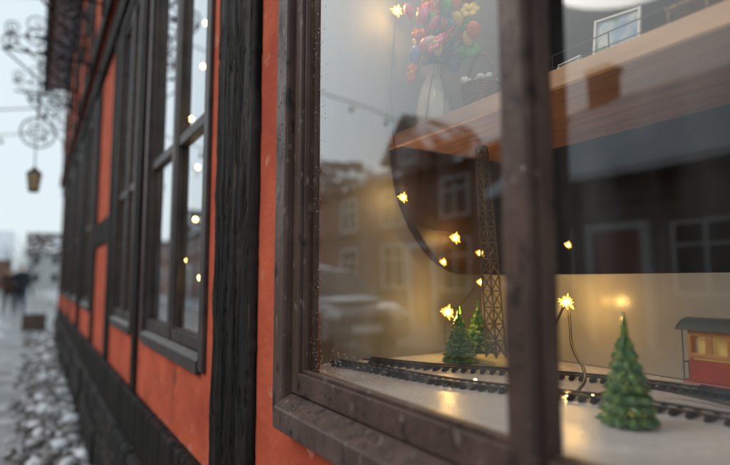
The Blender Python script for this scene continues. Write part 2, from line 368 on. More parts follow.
eb=MB(); eb.box((3.3,Y0,0),(7.2,Y0+.2,5.4)); eb.box((3.3,Y1-.2,0),(7.2,Y1,5.4)); eb.box((7.1,Y0+.2,0),(7.2,Y1-.2,5.4)); eb.box((TH,Y1-.2,ZT+.2),(3.3,Y1,5.4)); eb.build('gable_walls','plaster_w',H)
dr=MB()
def drops(n,x,ya,yb,za,zb,axis,mx=.0036):
    for i in range(n):
        r=.0010+(mx-.0010)*random.random()**2.2
        y=random.uniform(ya,yb); z=random.uniform(za,zb)
        if axis=='s':
            t=random.random(); xx=-.033+t*.034; z=ZB+.030+t*.018+.0008
            dr.ball((xx,y,z),(r,r*1.2,r*.6),8,5)
        elif axis=='f': dr.ball((-.0353,y,z),(r*.5,r*.8,r),8,5)
        else: dr.ball((x,y,z),(r*.5,r*.8,r),8,5)
drops(620,0,-.2,1.0,0,0,'s',.0050)
drops(160,0,-.2,1.0,ZB-.01,ZB+.028,'f')
drops(360,.004,.42,1.0,ZB+.055,ZB+.093,'x')
drops(200,-.0142,1.02,1.07,ZB,2.1,'x')
drops(170,-.0122,.382,.414,ZB+.06,2.0,'x')
drops(110,.004,.984,1.012,ZB+.1,2.0,'x')
drops(130,.0265,.44,.975,ZB+.1,ZB+.15,'x',.0018)
drops(170,.0265,.91,.978,ZB+.1,ZB+.95,'x',.0015)
dr.build('raindrops','water',H,smooth=True)

# ---------------------------------------------------------------- window display
ZF=1.06
D=empty('window_display_case',(.5,.5,ZF))
MB().box((.101,-.5,ZF-.05),(.74,1.2,ZF)).build('display_floor','board',D,bevel=.003)
MB().box((.72,-.5,ZF+.001),(.74,1.199,1.285)).build('back_panel','back',D,bevel=.002)
MB().box((.101,1.201,.3),(.95,1.22,3.0)).build('side_panel','side',D)
MB().box((.101,-.52,.3),(.95,-.501,3.0)).build('side_panel_far','side',D)
MB().box((.72,-.5,.31),(.738,1.199,ZF-.05)).build('lower_front','side',D)
cur=[(.38,1.638),(.385,1.58),(.40,1.51),(.43,1.44),(.475,1.375),(.53,1.325),(.60,1.292),(.66,1.286)]
cur=[(q.x,q.y) for q in catmull([(a,b,0) for a,b in cur],5)]
poly=cur+[(.95,1.286),(.95,1.638)]
MB().prism(poly,'y',1.165,1.20).build('curved_bracket','brown',D,bevel=.002)
MB().box((.385,-.5,1.64),(.78,1.199,1.666)).build('display_shelf','shelf',D,bevel=.002)
MB().box((.372,-.5,1.634),(.3845,1.199,1.670)).build('shelf_edging','shelfedge',D,bevel=.002)
MB().box((.95,-1.2,1.0),(1.0,1.22,1.10)).build('counter_edge','brown',D)

def track(name,pts):
    T=empty(name,pts[0]); c=catmull(pts,16); rl=MB(); sp=MB(); acc=0; last=c[0]
    L=[];Rr=[]
    for i,pnt in enumerate(c):
        t=(c[min(i+1,len(c)-1)]-c[max(i-1,0)]).normalized(); n=Vector((-t.y,t.x,0))
        L.append(pnt+n*.015+Vector((0,0,.011))); Rr.append(pnt-n*.015+Vector((0,0,.011)))
        acc+=(pnt-last).length; last=pnt
        if acc>.017:
            acc=0; a=math.atan2(t.y,t.x)
            sp.box((pnt.x-.004,pnt.y-.023,ZF+.001),(pnt.x+.004,pnt.y+.023,ZF+.008),rot=a)
    rl.tube(L,.0026,6); rl.tube(Rr,.0026,6)
    rl.build('rails','rail',T,smooth=True); sp.build('sleepers','sleeper',T,bevel=.001)
track('toy_railway_track',[(.19,1.17,ZF),(.225,1.03,ZF),(.25,.88,ZF),(.30,.74,ZF),(.375,.60,ZF),(.42,.44,ZF),(.43,.2,ZF),(.43,-.1,ZF)])
track('toy_railway_track',[(.28,1.16,ZF),(.35,1.0,ZF),(.45,.86,ZF),(.54,.72,ZF),(.595,.56,ZF),(.6,.4,ZF),(.6,.1,ZF),(.6,-.2,ZF)])

def carriage():
    C=empty('toy_train_carriage',(.6,.38,ZF)); x0,x1=.557,.637; ya,yb=.20,.512; z=ZF+.004
    b=MB(); b.box((x0,ya,z+.026),(x1,yb,z+.068)); 
    b.box((x0-.003,ya-.012,z+.022),(x1+.003,yb+.012,z+.0255)); b.build('lower_body','trainred',C,bevel=.0015)
    MB().box((x0-.001,ya+.01,z+.0655),(x0+.001,yb-.01,z+.0672)).build('moulding','bead',C)
    pnl=MB(); n=9; wd=(yb-ya)/n
    for s in (x0,x1-.004):
        pnl.box((s,ya,z+.0685),(s+.004,yb,z+.076)); pnl.box((s,ya,z+.106),(s+.004,yb,z+.118))
        for i in range(n+1):
            yy=ya+i*wd; pnl.box((s,max(ya,yy-.0055),z+.076),(s+.004,min(yb,yy+.0055),z+.106))
    for yy in (ya,yb-.004):
        pnl.box((x0+.004,yy,z+.0685),(x0+.022,yy+.004,z+.118)); pnl.box((x1-.022,yy,z+.0685),(x1-.004,yy+.004,z+.118)); pnl.box((x0+.022,yy,z+.10),(x1-.022,yy+.004,z+.118))
    pnl.build('window_panels','trainyel',C,bevel=.001)
    MB().box((x0+.012,ya+.012,z+.0685),(x1-.012,yb-.012,z+.112)).build('lit_interior','winglow',C)
    rp=[]; 
    for k in range(9):
        t=k/8; xx=x0-.008+(x1-x0+.016)*t; rp.append((xx,z+.1195+.018*math.sin(math.pi*t)**.7))
    rp+= [(x1+.008,z+.116),(x0-.008,z+.116)]
    MB().prism(rp,'y',ya-.018,yb+.018).build('roof','trainroof',C,bevel=.001)
    wh=MB()
    for yy in (ya+.03,ya+.07,yb-.07,yb-.03):
        for xx in (x0+.018,x1-.022):
            wh.prism([(yy+.010*math.cos(a*math.pi/8),z+.0205+.010*math.sin(a*math.pi/8)) for a in range(16)],'x',xx,xx+.004)
        wh.box((x0+.018,yy-.0015,z+.018),(x1-.018,yy+.0015,z+.0215))
    wh.box((x0+.004,yb-.085,z+.011),(x0+.010,yb-.015,z+.0215)); wh.box((x0+.004,ya+.015,z+.011),(x0+.010,ya+.085,z+.0215))
    wh.build('bogies','black',C)
    rr=MB()
    for yy in (yb+.010,ya-.010):
        for xx in (x0+.002,x0+.02,x1-.02,x1-.002): rr.tube([(xx,yy,z+.025),(xx,yy,z+.058)],.001,5)
        rr.tube([(x0+.002,yy,z+.058),(x1-.002,yy,z+.058)],.0012,5)
        for xx in (x0+.002,x1-.002): rr.tube([(xx,yy,z+.058),(xx,yy,z+.118)],.001,5)
    rr.box((.594,yb+.012,z+.016),(.602,yb+.026,z+.022)); rr.build('platform_railing','black',C)
carriage()

def gtree(name,x,y,h,r,m,seed):
    random.seed(seed); T=empty(name,(x,y,ZF)); g=MB()
    g.rev((x,y,ZF),[(r*.30,0.0),(r*.42,.004),(r*.25,.012),(r*.22,h*.12)],20)
    tiers=8; z0=h*.05; zt=h*.78
    for i in range(tiers):
        t=i/tiers; zb=z0+(zt-z0)*t; hh=(zt-z0)/tiers*1.5; rr=r*(1-t)**.75+.005
        ph=random.uniform(0,3); nl=max(5,int(11-i)); 
        g.rev((x,y,ZF),[(rr*.35,zb+.002),(rr*.92,zb-.0035),(rr*1.04,zb-.002),(rr*.86,zb+hh*.32),(rr*.55,zb+hh*.65),(rr*.30,zb+hh)],48,
              mod=lambda a,j,nl=nl,ph=ph:1+(.20*math.cos(nl*a+ph) if j in(1,2,3) else .05*math.cos(nl*a+ph)))
        for k in range(nl):
            a=(2*math.pi*k-ph)/nl; q=random.uniform(.0045,.0062)*(1-.45*t)
            g.ball((x+rr*1.0*math.cos(a),y+rr*1.0*math.sin(a),ZF+max(zb,.006)+.001),(q,q,q),8,6)
    g.rev((x,y,ZF),[(.0065,h*.74),(.0052,h*.84),(.0035,h*.93),(.0008,h)],12)
    g.build('glass_body',m,T,smooth=True)
    bd=MB()
    for k in range(44):
        t=random.random()*.85; a=random.uniform(0,6.28); rr=r*(1-t)**.75*1.0
        bd.ball((x+rr*math.cos(a),y+rr*math.sin(a),ZF+z0+(zt-z0)*t+.008),.0021,6,4)
    bd.build('beads','bead',T,smooth=True)
gtree('glass_christmas_tree',.291,.466,.163,.031,'greenglass',3)
gtree('glass_christmas_tree',.476,1.03,.150,.034,'greenglass',5)
gtree('glass_christmas_tree',.595,1.085,.158,.038,'darkgreenglass',8)

def mast():
    x,y=.560,.985; A=empty('lattice_mast',(x,y,ZF)); h=.545; m=MB(); z0=ZF+.014
    def c(k,t):
        wv=.018*(1-t)+.0105*t; a=[(-1,-1),(1,-1),(1,1),(-1,1)][k%4]
        return Vector((x-.022*t+a[0]*wv,y+.016*t+a[1]*wv,z0+h*t))
    for k in range(4): m.tube([c(k,0),c(k,1)],.0026,6)
    n=13
    for i in range(n):
        t0,t1=i/n,(i+1)/n
        for k in range(4):
            m.tube([c(k,t0),c(k+1,t1)],.0016,5); m.tube([c(k+1,t0),c(k,t1)],.0016,5)
            m.tube([c(k,t1),c(k+1,t1)],.0015,5)
    m.build('lattice','mast',A)
    MB().box((x-.055,y-.05,ZF+.0005),(x+.055,y+.07,ZF+.013)).build('base_slab','palewood',A,bevel=.002)
    MB().rev((x-.022,y+.016,z0+h),[(.014,0),(.014,.004),(.006,.006),(.001,.008)],16).build('cap','mast',A)
mast()

# fairy lights (one string; its unseen run along the window head is added fill)
FL=empty('fairy_lights',(.5,1.1,1.3))
bl=[(.373,1.15,2.02,1.25,.6),(.393,1.155,1.495,1.05,.3),(.566,1.14,1.39,1.2,.36),(.533,1.155,1.321,.8,0),(.642,1.12,1.348,.9,0),(.62,1.10,1.264,.7,0),(.517,1.12,1.182,1.45,.55),(.64,.83,1.216,1.5,.5),(.90,1.015,1.375,.8,0)]
bl+=[(.30,.95,2.50,1,3.4),(.30,.55,2.52,1,4.0),(.30,.15,2.50,1,3.4),(.30,-.1,2.52,1,0)]  # out-of-view bulbs added above the shelf to brighten the display
core=MB(); st=MB()
for x,y,z,s,en in bl:
    core.ball((x,y,z),.0058*s,12,10)
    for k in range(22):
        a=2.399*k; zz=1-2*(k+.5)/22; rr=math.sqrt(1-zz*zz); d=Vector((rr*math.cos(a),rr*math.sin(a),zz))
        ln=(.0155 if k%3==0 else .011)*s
        st.tube([Vector((x,y,z))+d*.003*s,Vector((x,y,z))+d*ln],[.0028*s,.0004],5)  # glare rays of the bulb, modelled as glowing spikes
    if en:
        lp=bpy.data.lights.new('fairy_and_fill_light','POINT'); lp.energy=en; lp.color=(1,.58,.16) if en<1 else (1,.86,.68); lp.shadow_soft_size=.012 if en<1 else .03
        lo=bpy.data.objects.new('bulb_and_fill_light',lp); lo.location=(x-.025,y-.025,z); scene.collection.objects.link(lo); lo.parent=FL; lo.matrix_parent_inverse=Matrix.Translation(-FL.location)
for (x,y,z) in [(.40,.60,ZF+.008),(.37,.63,ZF+.006),(.31,.80,ZF+.01)]:
    core.ball((x,y,z),.0032,8,6)
core.build('bulbs','bulb',FL,smooth=True); st.build('glare_stars','glare',FL)
wr=MB()
wr.tube(catmull([(.30,-.1,2.525),(.30,.15,2.505),(.30,.55,2.525),(.30,.95,2.505),(.373,1.155,2.02),(.36,1.16,1.75),(.393,1.16,1.50),(.47,1.15,1.42),(.566,1.145,1.395),(.54,1.16,1.325),(.60,1.14,1.30),(.642,1.125,1.352),(.64,1.11,1.28),(.62,1.105,1.262),(.56,1.12,1.20),(.517,1.125,1.178),(.515,1.13,1.10),(.53,1.13,ZF+.004)],8),.0012,6)
wr.tube(catmull([(.62,.93,ZF+.004),(.635,.87,1.15),(.64,.83,1.214),(.63,.815,1.17),(.60,.79,1.125),(.55,.74,1.105),(.50,.69,1.095),(.45,.65,ZF+.02),(.38,.62,ZF+.006)],8),.0034,6)
wr.tube(catmull([(.38,.62,ZF+.006),(.40,.60,ZF+.006),(.47,.56,ZF+.02),(.52,.5,ZF+.012),(.5,.35,ZF+.006)],8),.003,6)
wr.build('cable','wire',FL,smooth=True)

ZS=1.671
def vase():
    x,y=.430,1.065; V=empty('flower_vase',(x,y,ZS-.005))
    zz=ZS-.005
    pr=[(.030,0),(.042,.006),(.049,.030),(.048,.06),(.042,.095),(.030,.125),(.024,.140),(.028,.152),(.036,.165),(.033,.1655),(.022,.15)]
    pr=[(q.x,q.y) for q in catmull([(a,b,0) for a,b in pr],4)]
    MB().rev((x,y,zz),pr,48,mod=lambda a,j:1+.03*math.cos(8*a)*(1 if j<34 else 2.5)).build('vase_body','cream',V,smooth=True)
    sp=MB()
    for k in range(7):
        a=2*math.pi*k/7
        sp.tube([(x+(r*1.03+.0006)*math.cos(a+2.4*z),y+(r*1.03+.0006)*math.sin(a+2.4*z),zz+z) for r,z in pr[6:26]],.0018,5)
    sp.build('glaze_stripes','stripe',V)
    stem=MB(); heads=[MB() for _ in range(7)]
    random.seed(21)
    for k in range(70):
        a=random.uniform(0,6.28); sr=.13*random.random()**.6; hz=ZS+random.uniform(.19,.37)-sr*.40
        dx=sr*math.cos(a)*.6-.01; dy=sr*math.sin(a)*1.0-.045
        tip=(x+dx,y+dy,hz)
        stem.tube(catmull([(x,y,ZS+.13),(x+dx*.35,y+dy*.35,ZS+.17),tip],4),.0011,5)
        i=random.choice([0,0,1,1,2,2,2,3,3,4,5,5,6]); r=random.uniform(.012,.021)
        rot=Matrix.Rotation(random.uniform(0,3),3,'Z')@Matrix.Rotation(random.uniform(-.8,.8),3,'X')
        if k%3:
            heads[i].ball(tip,(r,r*.7,r*1.2),14,8,rot)
        else:
            heads[3].ball(tip,r*.4,8,6)
            for q in range(6):
                b=2*math.pi*q/6; o=rot@Vector((r*.85*math.cos(b),0,r*.85*math.sin(b)))
                heads[i].ball((tip[0]+o.x,tip[1]+o.y,tip[2]+o.z),(r*.55,r*.25,r*.55),8,5,rot)
    stem.build('stems','leaf',V,smooth=True)
    for i,hh in enumerate(heads): hh.build('flower_heads_%d'%i,'fl%d'%i,V,smooth=True)
vase()
ZS=1.667
def basket():
    x,y=.44,.90; B=empty('wicker_basket',(x,y,ZS)); b=MB()
    for i in range(11):
        z=ZS+.005+i*.0062; r=.034+.012*(i/10)
        n=40; b.tube([(x+(r+.0016*math.sin(20*2*math.pi*k/n+i*math.pi))*math.cos(2*math.pi*k/n),y+(r+.0016*math.sin(20*2*math.pi*k/n+i*math.pi))*math.sin(2*math.pi*k/n),z) for k in range(n+1)],.0032,6)
    for k in range(16):
        a=2*math.pi*k/16; b.tube([(x+.033*math.cos(a),y+.033*math.sin(a),ZS),(x+.046*math.cos(a),y+.046*math.sin(a),ZS+.07)],.0022,5)
    b.tube([(x,y-.046*math.cos(math.pi*k/14),ZS+.068+.08*math.sin(math.pi*k/14)) for k in range(15)],.004,6)
    b.rev((x,y,ZS),[(.033,0),(.033,.006)],20)
    b.build('weave','wicker',B)
    c=MB()
    for k in range(16):
        c.ball((x+random.uniform(-.03,.03),y+random.uniform(-.03,.03),ZS+.072+random.uniform(-.006,.014)),(.013,.011,.010),8,5)
    c.build('paper_filling','paper',B)
basket()
def frame_pic(x,y,w,h,rot,m):
    P=empty('picture_frame',(x,y,ZS)); 
    f=MB(); t=.005
    def pt(u,v,d): 
        c,s=math.cos(rot),math.sin(rot); return (x+d*c-u*s+ v*.22*c, y+d*s+u*c+v*.22*s, ZS+v)
    def bar(u0,u1,v0,v1,d0,d1,mb):
        vs=[pt(u,v,d) for v in(v0,v1) for (u,d) in((u0,d0),(u1,d0),(u1,d1),(u0,d1))]
        mb.add(vs,[(0,3,2,1),(4,5,6,7),(0,1,5,4),(1,2,6,5),(2,3,7,6),(3,0,4,7)])
    bar(-w/2,-w/2+t,0.001,h,-.005,.005,f);bar(w/2-t,w/2,0.001,h,-.005,.005,f);bar(-w/2+t,w/2-t,.001,t,-.004,.005,f);bar(-w/2+t,w/2-t,h-t,h,-.004,.005,f)
    f.tube([pt(0,h*.7,.006),(x+.05*math.cos(rot)+h*.1,y+.05*math.sin(rot),ZS+.001)],.002,5)
    f.build('frame','paper',P,bevel=.001)
    g=MB(); bar(-w/2+t,w/2-t,t,h-t,0,.002,g); g.build('picture',m,P)
frame_pic(.45,.56,.085,.11,.25,'blueprint')
frame_pic(.49,.70,.06,.075,-.1,'paper')
def chair():
    x,y=.46,.42; C=empty('miniature_wooden_chair',(x,y,ZS)); c=MB(); s=.030
    for a in(-1,1):
        c.tube([(x-s,y+a*s,ZS),(x-s,y+a*s,ZS+.055)],.003,6); c.tube([(x+s,y+a*s,ZS),(x+s+.008,y+a*s,ZS+.13)],.0035,6)
    c.box((x-s-.004,y-s-.004,ZS+.052),(x+s+.004,y+s+.004,ZS+.058))
    for z in(.078,.098,.118): c.box((x+s+.001,y-s,ZS+z),(x+s+.006,y+s,ZS+z+.008))
    c.build('chair_parts','wicker',C)
chair()
rk=MB()
for yy in(.30,.42,.54,.66,.78): rk.tube([(.40,yy,ZS),(.40,yy,ZS+.045)],.0013,5)
rk.tube([(.40,.30,ZS+.045),(.40,.78,ZS+.045)],.0013,5); rk.tube([(.40,.30,ZS+.02),(.40,.78,ZS+.02)],.001,5)
rk.build('wire_rack','iron')

random.seed(4)
for wi in (2,3,4,5):
    a,b=wins[wi]; DD=empty('window_display_case',((.4),(a+b)/2,ZF))
    MB().box((.101,a-.05,ZF-.05),(.6,b+.05,ZF)).build('display_floor','board',DD)
    MB().box((.62,a-.05,.3),(.64,b+.05,2.0)).build('back_panel','side',DD)
    c=MB(); 
    pts=[(.09+.04*random.random(),a+.12+(b-a-.24)*((i*.37)%1),1.2+1.5*i/19) for i in range(20)]
    for q in pts: c.ball(q,.011,8,6)
    c.build('bulbs','bulb',DD,smooth=True)
    MB().tube(catmull(pts,5),.0012,5).build('cable','wire',DD)
    v=MB(); v.rev((.3,(a+b)/2,ZF),[(.04,0),(.07,.05),(.06,.13),(.03,.2),(.04,.24)],20); v.build('vase','cream',DD,smooth=True)

# ---------------------------------------------------------------- wrought iron
def spiral(cx,cz,y,r,turns,a0,dirn=1,n=40):
    return [(cx+r*(1-.82*t/n)*math.cos(a0+dirn*2*math.pi*turns*t/n),y,cz+r*(1-.82*t/n)*math.sin(a0+dirn*2*math.pi*turns*t/n)) for t in range(n+1)]
def bracket(y,z,L,name='wrought_iron_bracket'):
    B=empty(name,(-.15,y,z)); m=MB()
    m.tube([(XJ if z>ZU else 0,y,z),(-.12-L,y,z)],.009,6); m.tube([(-.105,y,z-.1),(-.105,y,z+.5)],.011,6)
    m.tube(catmull([(-.04,y,z-.55),(-.2,y,z-.5),(-.12-L*.6,y,z-.22),(-.12-L,y,z)],8),.008,6)
    for cx,cz,r,a0,d in [(-.25,z-.2,.13,1.5,1),(-.32,z+.20,.17,-1.5,-1),(-.12-L*.62,z+.15,.13,-1.5,1),(-.12-L*.5,z-.10,.09,1.5,-1),(-.12-L*.9,z+.08,.08,-1.5,-1),(-.27,z+.48,.12,-1.2,1)]:
        m.tube(spiral(cx,cz,y,r,1.6,a0,d),.007,6)
    for i in range(5):
        m.ball((-.2-L*i/5,y,z+.02),(.02,.012,.025),8,5)
    m.build('scrollwork','iron',B,smooth=True)
bracket(5.6,3.35,.68)
bracket(6.5,3.85,.72)
bracket(8.2,3.9,.7)
bracket(4.4,3.4,.45)
bracket(7.3,3.4,.5)
sg=MB()
sg.tube([( -.50+.17*math.cos(2*math.pi*k/32),7.0,2.95+.17*math.sin(2*math.pi*k/32)) for k in range(33)],.010,6)
sg.tube([(-.50,7.0,3.12),(-.50,7.0,3.4)],.008,6); sg.tube([(XJ,7.0,3.4),(-.75,7.0,3.4)],.010,6)
for k in range(6):
    a=k*math.pi/3; sg.tube(spiral(-.50+.085*math.cos(a),2.95+.085*math.sin(a),7.0,.05,1.2,a,1,20),.006,5)
sg.build('wrought_iron_shop_sign','iron',smooth=True)
def lantern(x,y,z,s,top=3.35):
    Ln=empty('hanging_lantern',(x,y,z)); f=MB()
    f.tube([(x,y,z+.22*s),(x,y,top)],.005,5)
    f.rev((x,y,z),[(.105*s,.14*s),(.10*s,.15*s),(.03*s,.21*s),(.012*s,.24*s)],6)
    f.rev((x,y,z),[(.06*s,-.14*s),(.075*s,-.12*s),(.065*s,-.11*s)],6)
    for k in range(6):
        a=k*math.pi/3; f.tube([(x+.065*s*math.cos(a),y+.065*s*math.sin(a),z-.11*s),(x+.095*s*math.cos(a),y+.095*s*math.sin(a),z+.14*s)],.008*s,5)
    f.build('frame','iron',Ln)
    MB().rev((x,y,z),[(.055*s,-.11*s),(.085*s,.138*s)],6).build('panes','lantglass',Ln)
lantern(-.50,5.6,2.15,.62)
def cable(y,zh,zm,zo):
    oc=MB(); p=catmull([(XJ-.03,y,zh),(-2.2,y+.1,(zh+zm)/2-.12),(-4.4,y+.2,zm),(-6.6,y+.3,(zo+zm)/2-.1),(-8.98,y+.4,zo)],6); oc.tube(p,.010,5)
    for q in p[1:-1:2]:
        oc.tube([q,q-Vector((0,0,.10))],.004,5); oc.ball((q.x,q.y,q.z-.13),(.035,.035,.045),8,6)
    oc.build('overhead_light_string','iron')
cable(9,3.9,3.3,4.0); cable(12.2,4.3,3.7,4.2); cable(7.5,4.9,4.3,3.4); cable(17,3.4,3.2,3.9) if False else None

# ---------------------------------------------------------------- opposite houses
def wopen(fr,gl,x,yc,z0,z1,w):
    fr.box((x-.02,yc-w/2,z0),(x+.05,yc+w/2,z0+.07)); fr.box((x-.02,yc-w/2,z1-.07),(x+.05,yc+w/2,z1))
    fr.box((x-.02,yc-w/2,z0+.07),(x+.05,yc-w/2+.07,z1-.07)); fr.box((x-.02,yc+w/2-.07,z0+.07),(x+.05,yc+w/2,z1-.07))
    fr.box((x-.01,yc-.03,z0+.07),(x+.045,yc+.03,z1-.07)); fr.box((x-.005,yc-w/2+.07,z0+(z1-z0)*.65),(x+.04,yc-.03,z0+(z1-z0)*.65+.05)); fr.box((x-.005,yc+.03,z0+(z1-z0)*.65),(x+.04,yc+w/2-.07,z0+(z1-z0)*.65+.05))
    gl.box((x-.03,yc-w/2+.06,z0+.06),(x+.012,yc+w/2-.06,z1-.06))
def opphouse(name,y0,y1,xf,depth,eave,ridge,wall,roof,wy,rows,gables=(),chims=(),door=None,ww=1.15,lintel='brick2'):
    Hh=empty(name,(xf,(y0+y1)/2,0))
    MB().box((xf-depth,y0,-.1),(xf,y1,eave)).build('walls',wall,Hh)
    xm=xf-depth/2
    gp=MB(); gp.prism([(xf-.001,eave),(xf-depth+.001,eave),(xm,ridge-.05)],'y',y0+.001,y1-.001); gp.build('gable',wall,Hh)
    k=(ridge-eave)/(depth/2)
    rf=MB()
    for s,xe in((1,xf+.35),(-1,xf-depth-.35)):
        ze=eave-.35*k
        rf.add([(xe,y0-.12,ze),(xe,y1+.12,ze),(xm,y1+.12,ridge),(xm,y0-.12,ridge),(xe,y0-.12,ze+.14),(xe,y1+.12,ze+.14),(xm,y1+.12,ridge+.14),(xm,y0-.12,ridge+.14)],[(0,3,2,1),(4,5,6,7),(0,1,5,4),(1,2,6,5),(2,3,7,6),(3,0,4,7)])
    rf.build('roof',roof,Hh)
    fr=MB();gl=MB();li=MB()
    for (z0,z1) in rows:
        for yc in wy:
            wopen(fr,gl,xf,yc,z0,z1,ww)
            li.box((xf+.0,yc-ww/2-.1,z1+.003),(xf+.06,yc+ww/2+.1,z1+.16)); li.box((xf,yc-ww/2-.08,z0-.1),(xf+.1,yc+ww/2+.08,z0-.003))
    li.box((xf,y0,eave-.32),(xf+.10,y1,eave-.14)); li.box((xf,y0,2.75),(xf+.05,y1,2.87)); li.box((xf,y0,0),(xf+.06,y1,.45))
    li.build('lintels_and_cornice',lintel,Hh)
    for (gy,gw,gh) in gables:
        g=MB(); g.prism([(gy-gw/2,eave-.1),(gy+gw/2,eave-.1),(gy+gw/2,eave+gh*.35),(gy,eave+gh),(gy-gw/2,eave+gh*.35)],'x',xf-2.2,xf+.06); g.build('dormer_gable',wall,Hh)
        r=MB()
        for s in(-1,1):
            e=gy+s*(gw/2+.2); ze=eave+gh*.35-.2*(gh*.65)/(gw/2)
            r.add([(xf-2.4,e,ze),(xf+.3,e,ze),(xf+.3,gy,eave+gh+.02),(xf-2.4,gy,eave+gh+.02),(xf-2.4,e,ze+.14),(xf+.3,e,ze+.14),(xf+.3,gy,eave+gh+.16),(xf-2.4,gy,eave+gh+.16)],[(0,3,2,1),(4,5,6,7),(0,1,5,4),(1,2,6,5),(2,3,7,6),(3,0,4,7)])
        r.build('dormer_roof','tile',Hh)
        wopen(fr,gl,xf+.062,gy,eave+.25,eave+gh*.62,.7)
    c=MB()
    for cy in chims: c.box((xm-.3,cy-.3,ridge-.5),(xm+.3,cy+.3,ridge+.9)); c.box((xm-.36,cy-.36,ridge+.9),(xm+.36,cy+.36,ridge+1.05))
    if chims: c.build('chimneys',wall,Hh)
    if door:
        d=MB(); d.box((xf-.02,door-.5,0.06),(xf+.07,door+.5,2.2)); d.build('door','reddoor',Hh,bevel=.02)
        d=MB(); d.box((xf+.0,door-.65,.05),(xf+.11,door-.5,2.35)); d.box((xf+.0,door+.5,.05),(xf+.11,door+.65,2.35)); d.box((xf,door-.5,2.2),(xf+.11,door+.5,2.35)); d.build('door_frame','winwhite',Hh)
    fr.build('window_frames','winwhite',Hh); gl.build('window_glass','winglass',Hh)
opphouse('brick_house',9.2,22,-9.0,6,4.5,5.7,'brick','tile',[10.7,13.5,16.3,19.2],[(1.0,2.4),(2.95,4.1)],gables=[(12.6,1.9,1.6),(18.5,1.8,1.4)],chims=[15.4,21],door=12.1)
opphouse('brick_house',3.3,9.1,-9.0,7,3.5,6.0,'brick2','snowroof',[4.4,7.6],[(1.0,2.3)],gables=[],chims=[8.4],door=6.0)
opphouse('plastered_house',-5,3.2,-9.0,7,4.6,7.4,'plaster_y','tile',[-3.6,-1.4,1.2],[(1.0,2.3),(3.1,4.2)],gables=[(-.5,2.4,2.0)],chims=[2],door=0)
opphouse('plastered_house',22.2,34,-9.2,7,4.0,6.2,'plaster_w','snowroof',[24,27,30,33],[(1.0,2.3)],chims=[26,31],door=28.5)
opphouse('brick_house',34.3,50,-9.0,8,4.6,7.0,'brick','tile',[36,39,42,45,48],[(1.0,2.4),(3.2,4.3)],gables=[(42,3,2.0)],chims=[38],door=40.5)
def farhouse(name,x0,x1,y0,y1,eave,ridge,wall,roof,axis):
    Hh=empty(name,((x0+x1)/2,(y0+y1)/2,0)); MB().box((x0,y0,-.1),(x1,y1,eave)).build('walls',wall,Hh)
    if axis=='y': xm=(x0+x1)/2; MB().prism([(x0-.3,eave-.1),(xm,ridge),(x1+.3,eave-.1)],'y',y0-.2,y1+.2).build('roof',roof,Hh)
    else: ym=(y0+y1)/2; MB().prism([(y0-.3,eave-.1),(ym,ridge),(y1+.3,eave-.1)],'x',x0-.2,x1+.2).build('roof',roof,Hh)
    fr=MB()
    n=int((x1-x0)/2.2)
    for i in range(n):
        for z in ([1.0,3.4] if eave>4.4 else [1.0]):
            xx=x0+1.1+i*2.2; fr.box((xx-.35,y0-.03,z),(xx+.35,y0-.003,z+1.1))
    m=int((y1-y0)/2.4)
    for i in range(m):
        for z in ([1.0,3.4] if eave>4.4 else [1.0]):
            yy=y0+1.2+i*2.4; fr.box((x0-.03,yy-.45,z),(x0-.003,yy+.45,z+1.3))
    fr.build('windows','winglass',Hh)
farhouse('plastered_house',1.2,9,27,40,3.4,6.2,'plaster_y','snowroof','y')
farhouse('plastered_house',-1.5,9,84,92,4.8,8.0,'plaster_w','tile','x')
farhouse('brick_house',-16,-3.5,90,98,4.2,8.5,'brick','snowroof','x')

def tree(x,y,h,seed):
    random.seed(seed); T=empty('bare_tree',(x,y,0)); m=MB()
    tw=MB()
    def br(p,d,l,r,k):
        pts=[p]; rs=[r]; q=p
        for i in range(4):
            d=(d+Vector((random.uniform(-.18,.18),random.uniform(-.18,.18),random.uniform(-.05,.12)))).normalized(); q=q+d*l/4; pts.append(q); rs.append(r*(1-.13*(i+1)))
        (m if k<3 else tw).tube(pts,rs,6 if k<2 else 4)
        if k<5:
            for i in range(3 if k else 5):
                a=random.uniform(0,6.28); s=random.uniform(.45,.9)
                nd=(d+Vector((math.cos(a)*s,math.sin(a)*s,random.uniform(-.1,.3)))).normalized()
                br(pts[random.choice([2,3,4])] if i else pts[4],nd,l*random.uniform(.55,.78),rs[-1]*.75,k+1)
    br(Vector((x,y,0)),Vector((0,0,1)),h*.32,h*.022,0)
    m.build('trunk_and_limbs','bark',T); tw.build('twigs','bark',T)
tree(-6.2,50,5.5,1); tree(-1.3,58,6.5,2); tree(-2.8,72,7,5); tree(-6.0,70,7,9); tree(-.6,46,4.6,12)
cr=MB(); cx,cy=-.42,15.2
for z in (.07,.2,.33): 
    cr.box((cx-.25,cy-.3,z),(cx+.25,cy-.28,z+.11)); cr.box((cx-.25,cy+.28,z),(cx+.25,cy+.3,z+.11)); cr.box((cx-.25,cy-.279,z),(cx-.23,cy+.279,z+.11)); cr.box((cx+.23,cy-.279,z),(cx+.25,cy+.279,z+.11))
for sx in(-.22,.20):
    for sy in(-.275,.255): cr.box((cx+sx,cy+sy,.061),(cx+sx+.02,cy+sy+.02,.46))
cr.box((cx-.23,cy-.28,.065),(cx+.23,cy+.28,.075)); cr.build('wooden_crate','crate')

